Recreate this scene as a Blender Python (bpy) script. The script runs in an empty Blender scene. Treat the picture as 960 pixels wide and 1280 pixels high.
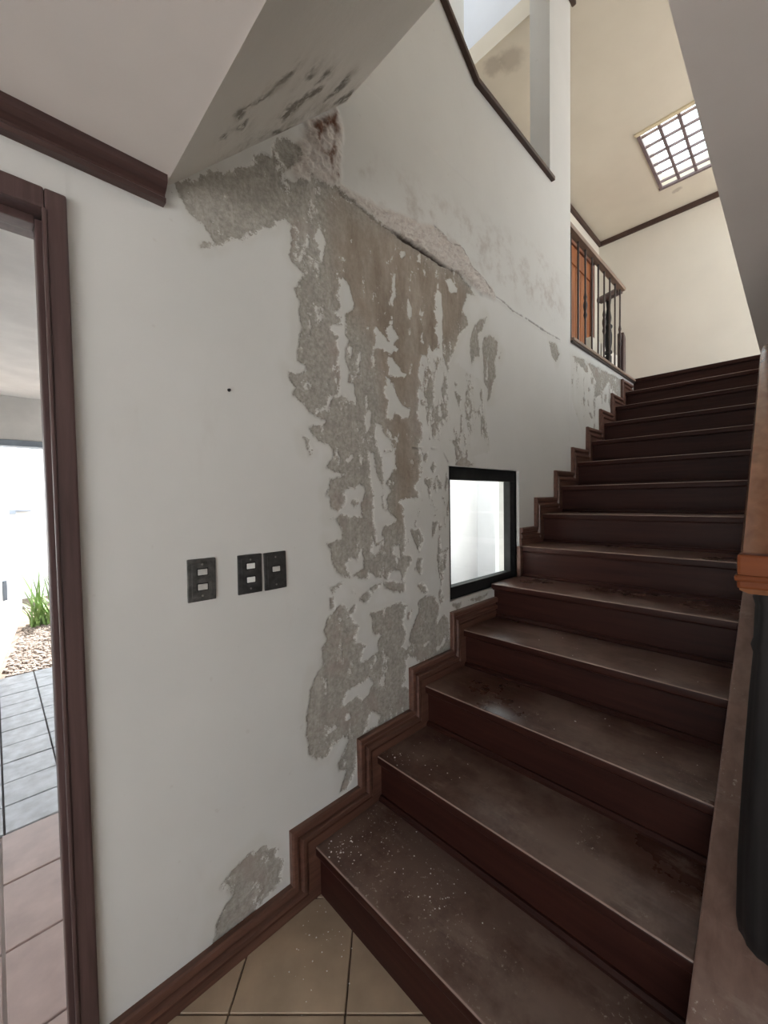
import bpy, bmesh, math, random
import numpy as np
from mathutils import Vector, Matrix

random.seed(7)
rng = np.random.default_rng(11)
SC = bpy.context.scene
COL = SC.collection

# ------------------------------------------------------------------ camera
CAM_POS = (0.0, -1.1003, 1.3322)
cam_d = bpy.data.cameras.new('camera')
cam_d.sensor_fit = 'HORIZONTAL'
cam_d.sensor_width = 36.0
cam_d.lens = 502.885 / 960.0 * 36.0
cam_d.clip_start = 0.02
cam_d.clip_end = 200
cam = bpy.data.objects.new('camera', cam_d)
COL.objects.link(cam)
_F = Vector((0.69741868, 0.71592367, -0.032565))
_R = Vector((0.7158604, -0.69806832, -0.01563695))
_U = Vector((0.03392746, 0.01240649, 0.99934729))
cam.matrix_world = Matrix(((_R.x, _U.x, -_F.x, CAM_POS[0]),
                           (_R.y, _U.y, -_F.y, CAM_POS[1]),
                           (_R.z, _U.z, -_F.z, CAM_POS[2]),
                           (0, 0, 0, 1)))
SC.camera = cam

# ------------------------------------------------------------------ sky and exposure
SKY = 6.0
world = bpy.data.worlds.new('sky')
SC.world = world
world.use_nodes = True
wn = world.node_tree.nodes
bg = wn['Background']
bg.inputs['Color'].default_value = (0.89, 0.95, 1.0, 1)
bg.inputs['Strength'].default_value = SKY
SC.view_settings.view_transform = 'Standard'
SC.view_settings.look = 'None'
SC.view_settings.gamma = 1.0
SC.view_settings.use_curve_mapping = False
SC.view_settings.exposure = -0.47
SC.cycles.use_denoising = True
SC.cycles.max_bounces = 14
SC.cycles.diffuse_bounces = 8
SC.cycles.sample_clamp_indirect = 8.0

sun_d = bpy.data.lights.new('sun', 'SUN')
sun_d.energy = 38.0
sun_d.angle = math.radians(0.6)
sun_d.color = (1.0, 0.97, 0.94)
sun = bpy.data.objects.new('sun', sun_d)
COL.objects.link(sun)
sun.rotation_euler = Vector((-0.25, -0.34, -0.905)).to_track_quat('-Z', 'Y').to_euler()

def portal(name, loc, direction, sx, sy):
    """daylight portal: tells the renderer where the sky enters, adds no light"""
    l = bpy.data.lights.new(name, 'AREA')
    l.shape = 'RECTANGLE'
    l.size = sx
    l.size_y = sy
    l.cycles.is_portal = True
    o = bpy.data.objects.new(name, l)
    COL.objects.link(o)
    o.location = loc
    o.rotation_euler = Vector(direction).to_track_quat('-Z', 'Y').to_euler()
    return o

# ------------------------------------------------------------------ main measures (metres)
WY = 0.02            # face of the long wall
WB = 0.15            # back of the long wall
RISE, GO = 0.175, 0.2876
X1 = 0.735           # first nosing
NSTEP = 14
YS = -0.965          # right end of the treads
ZC = 2.13            # ground floor ceiling
ZL = 2.45            # landing
ZT = 4.74            # stairwell ceiling
XL = 6.0             # end wall
YH = 0.81            # wall behind the landing
RX0, RY0 = -2.6, -4.2
def nose(k):         # k = 1..14
    return X1 + (k - 1) * GO, k * RISE

# ------------------------------------------------------------------ helpers
def tag(o, label=None, cat=None, group=None, kind=None):
    if label: o['label'] = label
    if cat: o['category'] = cat
    if group: o['group'] = group
    if kind: o['kind'] = kind
    return o

def empty(name, loc=(0, 0, 0)):
    o = bpy.data.objects.new(name, None)
    o.empty_display_size = 0.1
    o.location = loc
    COL.objects.link(o)
    return o

class MB:
    def __init__(self):
        self.v = []
        self.f = []
    def box(self, x0, y0, z0, x1, y1, z1):
        b = len(self.v)
        self.v += [(x0, y0, z0), (x1, y0, z0), (x1, y1, z0), (x0, y1, z0), (x0, y0, z1), (x1, y0, z1), (x1, y1, z1), (x0, y1, z1)]
        self.f += [tuple(b + i for i in q) for q in ((0, 3, 2, 1), (4, 5, 6, 7), (0, 1, 5, 4), (1, 2, 6, 5), (2, 3, 7, 6), (3, 0, 4, 7))]
        return self
    def prism_xz(self, pts, y0, y1):
        """pts counter-clockwise seen from -y (x right, z up)"""
        n = len(pts); b = len(self.v)
        self.v += [(x, y0, z) for x, z in pts] + [(x, y1, z) for x, z in pts]
        self.f.append(tuple(b + i for i in range(n)))
        self.f.append(tuple(b + n + i for i in reversed(range(n))))
        for i in range(n):
            j = (i + 1) % n
            self.f.append((b + j, b + i, b + n + i, b + n + j))
        return self
    def prism_xy(self, pts, z0, z1):
        n = len(pts); b = len(self.v)
        self.v += [(x, y, z0) for x, y in pts] + [(x, y, z1) for x, y in pts]
        self.f.append(tuple(b + i for i in reversed(range(n))))
        self.f.append(tuple(b + n + i for i in range(n)))
        for i in range(n):
            j = (i + 1) % n
            self.f.append((b + i, b + j, b + n + j, b + n + i))
        return self
    def lathe(self, prof, cx=0, cy=0, seg=16, flute=0.0):
        """prof: list of (radius, z) from the bottom up"""
        b = len(self.v); n = len(prof)
        for r, z in prof:
            for s in range(seg):
                a = 2 * math.pi * s / seg
                rr = r * (1 - flute * (1 if s % 4 >= 2 else 0))
                self.v.append((cx + rr * math.cos(a), cy + rr * math.sin(a), z))
        for i in range(n - 1):
            for s in range(seg):
                t = (s + 1) % seg
                self.f.append((b + i * seg + s, b + i * seg + t, b + (i + 1) * seg + t, b + (i + 1) * seg + s))
        self.f.append(tuple(b + s for s in reversed(range(seg))))
        self.f.append(tuple(b + (n - 1) * seg + s for s in range(seg)))
        return self
    def sweep(self, path, section, right):
        """section: list of (a, b) in the plane spanned by `right` and the local up; path of Vectors"""
        b = len(self.v); n = len(section); right = Vector(right)
        P = [Vector(q) for q in path]
        for i, q in enumerate(P):
            t = (P[min(i + 1, len(P) - 1)] - P[max(i - 1, 0)]).normalized()
            up = right.cross(t).normalized()
            r = t.cross(up).normalized()
            for a, c in section:
                self.v.append(tuple(q + r * a + up * c))
        for i in range(len(P) - 1):
            for s in range(n):
                t = (s + 1) % n
                self.f.append((b + i * n + s, b + i * n + t, b + (i + 1) * n + t, b + (i + 1) * n + s))
        self.f.append(tuple(b + s for s in reversed(range(n))))
        self.f.append(tuple(b + (len(P) - 1) * n + s for s in range(n)))
        return self
    def build(self, name, mat, parent=None, bevel=0.0, smooth=False, segs=2):
        me = bpy.data.meshes.new(name)
        me.from_pydata(self.v, [], self.f)
        bm = bmesh.new(); bm.from_mesh(me)
        bmesh.ops.recalc_face_normals(bm, faces=bm.faces)
        if bevel:
            bmesh.ops.bevel(bm, geom=[e for e in bm.edges if e.calc_face_angle(0) > 0.5], offset=bevel, segments=segs, affect='EDGES', profile=0.6, clamp_overlap=True)
        bm.to_mesh(me); bm.free()
        if smooth:
            me.polygons.foreach_set('use_smooth', [True] * len(me.polygons))
            try: me.set_sharp_from_angle(angle=math.radians(40))
            except Exception: pass
        me.materials.append(mat)
        o = bpy.data.objects.new(name, me)
        COL.objects.link(o)
        if parent is not None:
            o.parent = parent
            o.matrix_parent_inverse = parent.matrix_basis.inverted()
        return o

def box(name, mat, x0, y0, z0, x1, y1, z1, parent=None, bevel=0.0):
    return MB().box(min(x0, x1), min(y0, y1), min(z0, z1), max(x0, x1), max(y0, y1), max(z0, z1)).build(name, mat, parent, bevel)

def inst(src, parent, loc, rot=(0, 0, 0), name=None):
    o = src.copy()
    COL.objects.link(o)
    o.parent = parent
    o.matrix_parent_inverse = Matrix.Identity(4)
    o.location = loc
    o.rotation_euler = rot
    return o

# ------------------------------------------------------------------ materials
class NT:
    def __init__(self, name):
        self.m = bpy.data.materials.new(name)
        self.m.use_nodes = True
        self.t = self.m.node_tree
        self.b = self.t.nodes['Principled BSDF']
        self.pos = None
    def n(self, kind, **kw):
        nd = self.t.nodes.new(kind)
        for k, v in kw.items(): setattr(nd, k, v)
        return nd
    def l(self, a, b): self.t.links.new(a, b)
    def coord(self, scale=(1, 1, 1)):
        if self.pos is None:
            self.pos = self.n('ShaderNodeNewGeometry').outputs['Position']
        mp = self.n('ShaderNodeMapping')
        mp.inputs['Scale'].default_value = scale
        self.l(self.pos, mp.inputs['Vector'])
        return mp.outputs['Vector']
    def noise(self, scale, stretch=(1, 1, 1), detail=4, rough=0.55, distortion=0.0):
        nz = self.n('ShaderNodeTexNoise')
        nz.inputs['Scale'].default_value = scale
        nz.inputs['Detail'].default_value = detail
        nz.inputs['Roughness'].default_value = rough
        nz.inputs['Distortion'].default_value = distortion
        self.l(self.coord(stretch), nz.inputs['Vector'])
        return nz.outputs['Fac']
    def ramp(self, fac, stops):
        r = self.n('ShaderNodeValToRGB')
        e = r.color_ramp.elements
        while len(e) < len(stops): e.new(0.5)
        for i, (p, c) in enumerate(stops):
            e[i].position = p
            e[i].color = (c[0], c[1], c[2], 1) if not isinstance(c, (int, float)) else (c, c, c, 1)
        self.l(fac, r.inputs['Fac'])
        return r.outputs['Color']
    def mix(self, fac, a, b, mode='MIX'):
        x = self.n('ShaderNodeMix', data_type='RGBA', blend_type=mode)
        for sock, val in ((x.inputs[0], fac), (x.inputs[6], a), (x.inputs[7], b)):
            if isinstance(val, (int, float)): sock.default_value = val
            elif isinstance(val, tuple): sock.default_value = (*val, 1)
            else: self.l(val, sock)
        return x.outputs[2]
    def math(self, op, a, b=0.0, clamp=False):
        x = self.n('ShaderNodeMath', operation=op, use_clamp=clamp)
        for i, val in enumerate((a, b)):
            if isinstance(val, (int, float)): x.inputs[i].default_value = val
            else: self.l(val, x.inputs[i])
        return x.outputs[0]
    def attr(self, name):
        a = self.n('ShaderNodeAttribute', attribute_name=name)
        return a.outputs['Fac']
    def step(self, v, lo, hi):
        x = self.n('ShaderNodeMapRange', interpolation_type='SMOOTHSTEP')
        self.l(v, x.inputs['Value'])
        x.inputs['From Min'].default_value = lo
        x.inputs['From Max'].default_value = hi
        return x.outputs['Result']
    def bump(self, height, strength=0.2, dist=0.01):
        bn = self.n('ShaderNodeBump')
        bn.inputs['Strength'].default_value = strength
        bn.inputs['Distance'].default_value = dist
        self.l(height, bn.inputs['Height'])
        self.l(bn.outputs['Normal'], self.b.inputs['Normal'])
    def color(self, c):
        if isinstance(c, tuple): self.b.inputs['Base Color'].default_value = (*c, 1)
        else: self.l(c, self.b.inputs['Base Color'])
    def rough(self, r):
        if isinstance(r, (int, float)): self.b.inputs['Roughness'].default_value = r
        else: self.l(r, self.b.inputs['Roughness'])
    def spec(self, s): self.b.inputs['Specular IOR Level'].default_value = s

def plain(name, c, rough=0.6, var=0.12, scale=6, stretch=(1, 1, 1), metal=0.0, spec=0.5, bump=0.0, bscale=80):
    t = NT(name)
    lo = tuple(max(0, x * (1 - var)) for x in c); hi = tuple(min(1, x * (1 + var)) for x in c)
    t.color(t.ramp(t.noise(scale, stretch), [(0.3, lo), (0.7, hi)]))
    t.rough(rough); t.spec(spec)
    t.b.inputs['Metallic'].default_value = metal
    if bump: t.bump(t.noise(bscale, stretch), bump, 0.004)
    return t.m

def wood(name, dark, light, axis=1, rough=0.4, grain=55, dust=None, dust_amt=0.0, spec=0.5):
    t = NT(name)
    st = [1, 1, 1]; st[axis] = 0.06
    g = t.noise(grain, tuple(st), detail=5, distortion=0.4)
    col = t.ramp(g, [(0.28, dark), (0.72, light)])
    r = rough
    if dust:
        big = t.noise(2.6, detail=6, rough=0.65)
        f = t.math('MULTIPLY', t.step(big, 0.42, 0.60), dust_amt)
        col = t.mix(f, col, dust)
        sp = t.noise(90, detail=3, rough=0.7)
        area = t.step(t.noise(3.3, detail=3), 0.5, 0.68)
        col = t.mix(t.math('MULTIPLY', t.step(sp, 0.60, 0.68), area), col, (0.46, 0.42, 0.38))
        sc = t.step(t.noise(14, (1, 0.35, 1), detail=8, rough=0.75), 0.54, 0.66)
        col = t.mix(t.math('MULTIPLY', sc, 0.45), col, (0.235, 0.175, 0.15))
        r = t.ramp(big, [(0.3, rough * 0.8), (0.7, min(1, rough * 1.5))])
    t.color(col); t.rough(r); t.spec(spec)
    t.bump(g, 0.08, 0.002)
    return t.m

M = {}
# ---- painted wall with the plaster laid bare where the attribute 'peel' says so
def wall_material():
    t = NT('peeling_painted_plaster')
    fine = t.noise(48, detail=6, rough=0.68)
    fine2 = t.noise(190, detail=4, rough=0.65)
    edge = t.math('ADD', t.math('MULTIPLY', t.math('SUBTRACT', fine, 0.5), 0.034), t.math('MULTIPLY', t.math('SUBTRACT', fine2, 0.5), 0.024))
    peel = t.attr('peel')
    pm = t.step(t.math('ADD', peel, edge), -0.0012, 0.0012)
    # paint, greyer where the top coat has worn thin around the damage
    paint = t.ramp(t.noise(1.7, detail=5, rough=0.6), [(0.3, (0.618, 0.614, 0.597)), (0.7, (0.672, 0.668, 0.651))])
    worn = t.math('MULTIPLY', t.step(t.math('ADD', peel, t.math('MULTIPLY', t.math('SUBTRACT', t.noise(9, (1, 1, 0.5), detail=5), 0.5), 0.12)), -0.05, -0.005), 0.5)
    paint = t.mix(worn, paint, (0.575, 0.565, 0.525))
    smear = t.step(t.noise(5, (1, 1, 0.35), detail=5, rough=0.7), 0.6, 0.8)
    paint = t.mix(t.math('MULTIPLY', smear, 0.25), paint, (0.52, 0.48, 0.45))
    dots = t.step(t.noise(33, detail=2), 0.72, 0.78)
    paint = t.mix(t.math('MULTIPLY', dots, 0.2), paint, (0.45, 0.41, 0.38))
    mm = t.math('MULTIPLY', t.attr('mould'), t.step(t.noise(9, detail=7, rough=0.72), 0.46, 0.68))
    paint = t.mix(t.math('MULTIPLY', mm, 0.55), paint, (0.40, 0.345, 0.315))
    chips = t.noise(38, (1, 1, 1.6), detail=7, rough=0.72, distortion=1.2)
    pk = t.math('MULTIPLY', t.attr('flake'), 0.62)
    paint = t.mix(pk, paint, t.ramp(chips, [(0.33, (0.24, 0.175, 0.145)), (0.42, (0.46, 0.38, 0.335)), (0.52, (0.59, 0.515, 0.465)), (0.66, (0.69, 0.65, 0.60))]))
    # bare plaster
    sp = t.noise(75, detail=8, rough=0.78)
    base = t.ramp(sp, [(0.34, (0.255, 0.238, 0.21)), (0.5, (0.365, 0.345, 0.31)), (0.66, (0.48, 0.457, 0.415))])
    blot = t.noise(13, detail=6, rough=0.65)
    base = t.mix(t.math('MULTIPLY', t.step(blot, 0.50, 0.66), 0.5), base, (0.285, 0.268, 0.24))
    base = t.mix(t.math('MULTIPLY', t.step(t.noise(6.5, detail=5), 0.52, 0.66), 0.4), base, (0.38, 0.31, 0.275))
    streak = t.noise(30, (1, 1, 0.12), detail=6, rough=0.7)
    base = t.mix(t.math('MULTIPLY', t.step(streak, 0.55, 0.68), 0.42), base, (0.52, 0.49, 0.45))
    skim = t.step(t.noise(15, (1, 1, 0.45), detail=8, rough=0.75), 0.58, 0.64)
    base = t.mix(t.math('MULTIPLY', skim, 0.38), base, (0.55, 0.53, 0.49))
    wet = t.noise(9, (1, 1, 0.35), detail=7, rough=0.7)
    brown = t.ramp(wet, [(0.34, (0.215, 0.165, 0.125)), (0.5, (0.315, 0.255, 0.205)), (0.66, (0.43, 0.37, 0.31))])
    base = t.mix(t.math('MULTIPLY', t.attr('damp'), 0.78), base, brown)
    col = t.mix(pm, paint, base)
    col = t.mix(t.math('MULTIPLY', t.attr('rust'), t.step(t.noise(30, detail=5), 0.28, 0.55)), col, (0.155, 0.072, 0.042))
    col = t.mix(t.attr('crack'), col, (0.07, 0.05, 0.04))
    t.color(col)
    t.rough(t.ramp(pm, [(0, 0.62), (1, 0.92)]))
    t.spec(0.25)
    h = t.math('ADD', t.math('MULTIPLY', t.math('MULTIPLY', sp, pm), 1.0), t.math('MULTIPLY', t.noise(9, detail=3), 0.25))
    h = t.math('ADD', h, t.math('MULTIPLY', t.math('MULTIPLY', chips, pk), 1.6))
    h = t.math('SUBTRACT', h, t.math('MULTIPLY', pm, 0.25))
    t.bump(h, 0.25, 0.005)
    return t.m
M['wall'] = wall_material()

def soffit_material():
    t = NT('mouldy_soffit_paint')
    base = t.ramp(t.noise(2.2, detail=5), [(0.3, (0.67, 0.64, 0.60)), (0.7, (0.73, 0.70, 0.66))])
    m = t.math('MULTIPLY', t.attr('mould'), t.step(t.noise(42, detail=6, rough=0.7), 0.36, 0.52))
    base = t.mix(t.math('MULTIPLY', m, 0.85), base, (0.14, 0.122, 0.10))
    halo = t.math('MULTIPLY', t.attr('halo'), t.step(t.noise(14, detail=6, rough=0.7), 0.45, 0.65))
    base = t.mix(t.math('MULTIPLY', halo, 0.5), base, (0.34, 0.31, 0.27))
    t.color(base); t.rough(0.8); t.spec(0.2)
    t.bump(t.math('ADD', t.noise(28, detail=6, rough=0.7), t.math('MULTIPLY', t.attr('halo'), t.noise(60, detail=4))), 0.3, 0.006)
    return t.m
M['soffit'] = soffit_material()
M['paint'] = plain('cream_wall_paint', (0.70, 0.665, 0.59), 0.75, 0.05, 1.5, spec=0.25)
M['ceiling'] = plain('aged_ceiling_paint', (0.78, 0.725, 0.695), 0.85, 0.06, 2.0, spec=0.15, bump=0.1, bscale=30)
M['white'] = plain('white_render', (0.80, 0.80, 0.79), 0.85, 0.04, 2, spec=0.2)
M['bluewhite'] = plain('bluish_white_paint', (0.74, 0.77, 0.82), 0.85, 0.04, 2, spec=0.2)
M['roomwall'] = plain('plain_room_paint', (0.66, 0.63, 0.59), 0.8, 0.05, 1.5, spec=0.2)
def upper_ceiling():
    t = NT('warm_ceiling_paint')
    c = t.ramp(t.noise(2.2), [(0.3, (0.65, 0.595, 0.50)), (0.7, (0.70, 0.645, 0.545))])
    for (px, py, r) in ((3.01, 0.50, 0.13), (2.96, 0.62, 0.10), (5.62, -0.12, 0.05)):      # old damp spots
        d = t.n('ShaderNodeVectorMath', operation='DISTANCE')
        t.l(t.coord(), d.inputs[0]); d.inputs[1].default_value = (px, py, ZT)
        f = t.math('SUBTRACT', 1.0, t.step(t.math('ADD', d.outputs['Value'], t.math('MULTIPLY', t.math('SUBTRACT', t.noise(14, detail=5), 0.5), 0.12)), r * 0.35, r))
        c = t.mix(t.math('MULTIPLY', f, 0.5), c, (0.30, 0.25, 0.20))
    t.color(c); t.rough(0.85); t.spec(0.15)
    return t.m

M['tread'] = wood('dusty_dark_tread_wood', (0.048, 0.022, 0.016), (0.098, 0.049, 0.036), 1, 0.29, 40, (0.185, 0.128, 0.106), 0.75, 0.45)
M['arris'] = wood('highlight_nosing_edge_wood', (0.20, 0.135, 0.11), (0.33, 0.245, 0.205), 1, 0.3, 40)  # pale tone stands in for the bright reflection along the nosings
M['riser'] = wood('dark_mahogany_riser', (0.020, 0.0062, 0.0048), (0.042, 0.014, 0.010), 1, 0.42, 45, spec=0.16)
M['skirt'] = wood('dark_moulded_skirting_wood', (0.07, 0.029, 0.02), (0.15, 0.07, 0.048), 0, 0.42, 60)
M['frame'] = wood('dark_door_frame_wood', (0.058, 0.032, 0.031), (0.112, 0.066, 0.063), 2, 0.42, 60)
M['cornice'] = wood('dark_cornice_wood', (0.045, 0.022, 0.02), (0.09, 0.048, 0.042), 0, 0.45, 60)
M['rail'] = wood('varnished_brown_rail_wood', (0.15, 0.056, 0.026), (0.25, 0.105, 0.052), 0, 0.22, 40)
M['railend'] = wood('orange_rail_end_wood', (0.10, 0.025, 0.007), (0.17, 0.048, 0.014), 1, 0.5, 40, spec=0.12)
M['cap'] = wood('worn_stringer_cap_wood', (0.10, 0.055, 0.042), (0.17, 0.10, 0.078), 0, 0.5, 40, (0.22, 0.16, 0.135), 0.4)
M['newel'] = plain('blackened_newel_wood', (0.014, 0.012, 0.012), 0.6, 0.5, 45, (1, 1, 0.06), spec=0.25)
M['toprail'] = wood('pale_brown_rail_wood', (0.17, 0.105, 0.075), (0.29, 0.20, 0.15), 0, 0.45, 50)
M['rod'] = plain('dark_brown_rod', (0.035, 0.018, 0.013), 0.4, 0.3, 20)
M['orange'] = wood('orange_varnished_door_wood', (0.17, 0.05, 0.015), (0.36, 0.125, 0.04), 2, 0.4, 30)
M['orange_frame'] = wood('reddish_brown_jamb_wood', (0.10, 0.032, 0.016), (0.19, 0.066, 0.034), 2, 0.4, 30)
M['trim'] = wood('dark_crown_trim_wood', (0.04, 0.02, 0.014), (0.075, 0.04, 0.03), 0, 0.5, 50)
M['black'] = plain('black_painted_window_metal', (0.014, 0.014, 0.014), 0.6, 0.3, 20, spec=0.25)
M['plate'] = plain('black_switch_plate', (0.035, 0.034, 0.034), 0.42, 0.5, 60)
M['plate_worn'] = plain('worn_black_switch_plate', (0.065, 0.063, 0.06), 0.5, 0.65, 50)
M['rocker'] = plain('silver_grey_rocker', (0.55, 0.54, 0.52), 0.35, 0.12, 60)
M['rocker_white'] = plain('white_rocker', (0.85, 0.85, 0.83), 0.3, 0.06, 60)
M['screw'] = plain('steel_screw', (0.25, 0.24, 0.23), 0.35, 0.2, 90, metal=0.8)
M['grout'] = plain('dirty_tile_grout', (0.14, 0.10, 0.075), 0.95, 0.2, 12)
M['tile'] = plain('beige_floor_tile', (0.42, 0.325, 0.235), 0.35, 0.16, 7, bump=0.05, bscale=20)
M['porch_tile'] = plain('pinkish_terracotta_porch_tile', (0.50, 0.385, 0.36), 0.4, 0.14, 9, bump=0.15, bscale=25)
M['patio_tile'] = plain('bluish_terracotta_patio_tile', (0.50, 0.53, 0.58), 0.4, 0.25, 14, bump=0.15, bscale=25)
M['porch_grout'] = plain('pale_porch_grout', (0.55, 0.50, 0.48), 0.95, 0.1, 12)
M['patio_grout'] = plain('dark_patio_grout', (0.10, 0.09, 0.09), 0.95, 0.1, 12)
M['gravel'] = plain('gravel', (0.20, 0.165, 0.14), 0.9, 0.45, 40)
M['soil'] = plain('garden_soil', (0.12, 0.09, 0.07), 0.95, 0.4, 25)
M['blade'] = plain('green_grass_blade', (0.13, 0.22, 0.06), 0.55, 0.4, 9)
M['concrete'] = plain('pale_concrete', (0.70, 0.69, 0.67), 0.9, 0.1, 4, bump=0.15, bscale=14)
M['greybar'] = plain('purplish_grey_bar', (0.16, 0.115, 0.12), 0.5, 0.2, 20)
M['gold'] = plain('pale_gold_reveal', (0.68, 0.58, 0.40), 0.6, 0.08, 8)
M['slab'] = plain('grey_ceiling_paint', (0.56, 0.53, 0.51), 0.85, 0.06, 3, spec=0.15)
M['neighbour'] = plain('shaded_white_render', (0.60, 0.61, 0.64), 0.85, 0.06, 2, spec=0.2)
M['bluegrey'] = plain('blue_grey_metal', (0.24, 0.28, 0.33), 0.5, 0.15, 10)

def glass_material():
    t = NT('clear_glass')
    out = t.t.nodes['Material Output']
    tr = t.n('ShaderNodeBsdfTransparent'); tr.inputs['Color'].default_value = (0.94, 0.96, 0.95, 1)
    gl = t.n('ShaderNodeBsdfGlossy'); gl.inputs['Roughness'].default_value = 0.05
    lw = t.n('ShaderNodeLayerWeight'); lw.inputs['Blend'].default_value = 0.5
    fac = t.math('ADD', t.math('MULTIPLY', t.math('POWER', lw.outputs['Facing'], 5.0), 0.9), 0.03)
    mx = t.n('ShaderNodeMixShader')
    t.l(fac, mx.inputs[0]); t.l(tr.outputs[0], mx.inputs[1]); t.l(gl.outputs[0], mx.inputs[2])
    t.l(mx.outputs[0], out.inputs['Surface'])
    return t.m
M['glass'] = glass_material()

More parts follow.
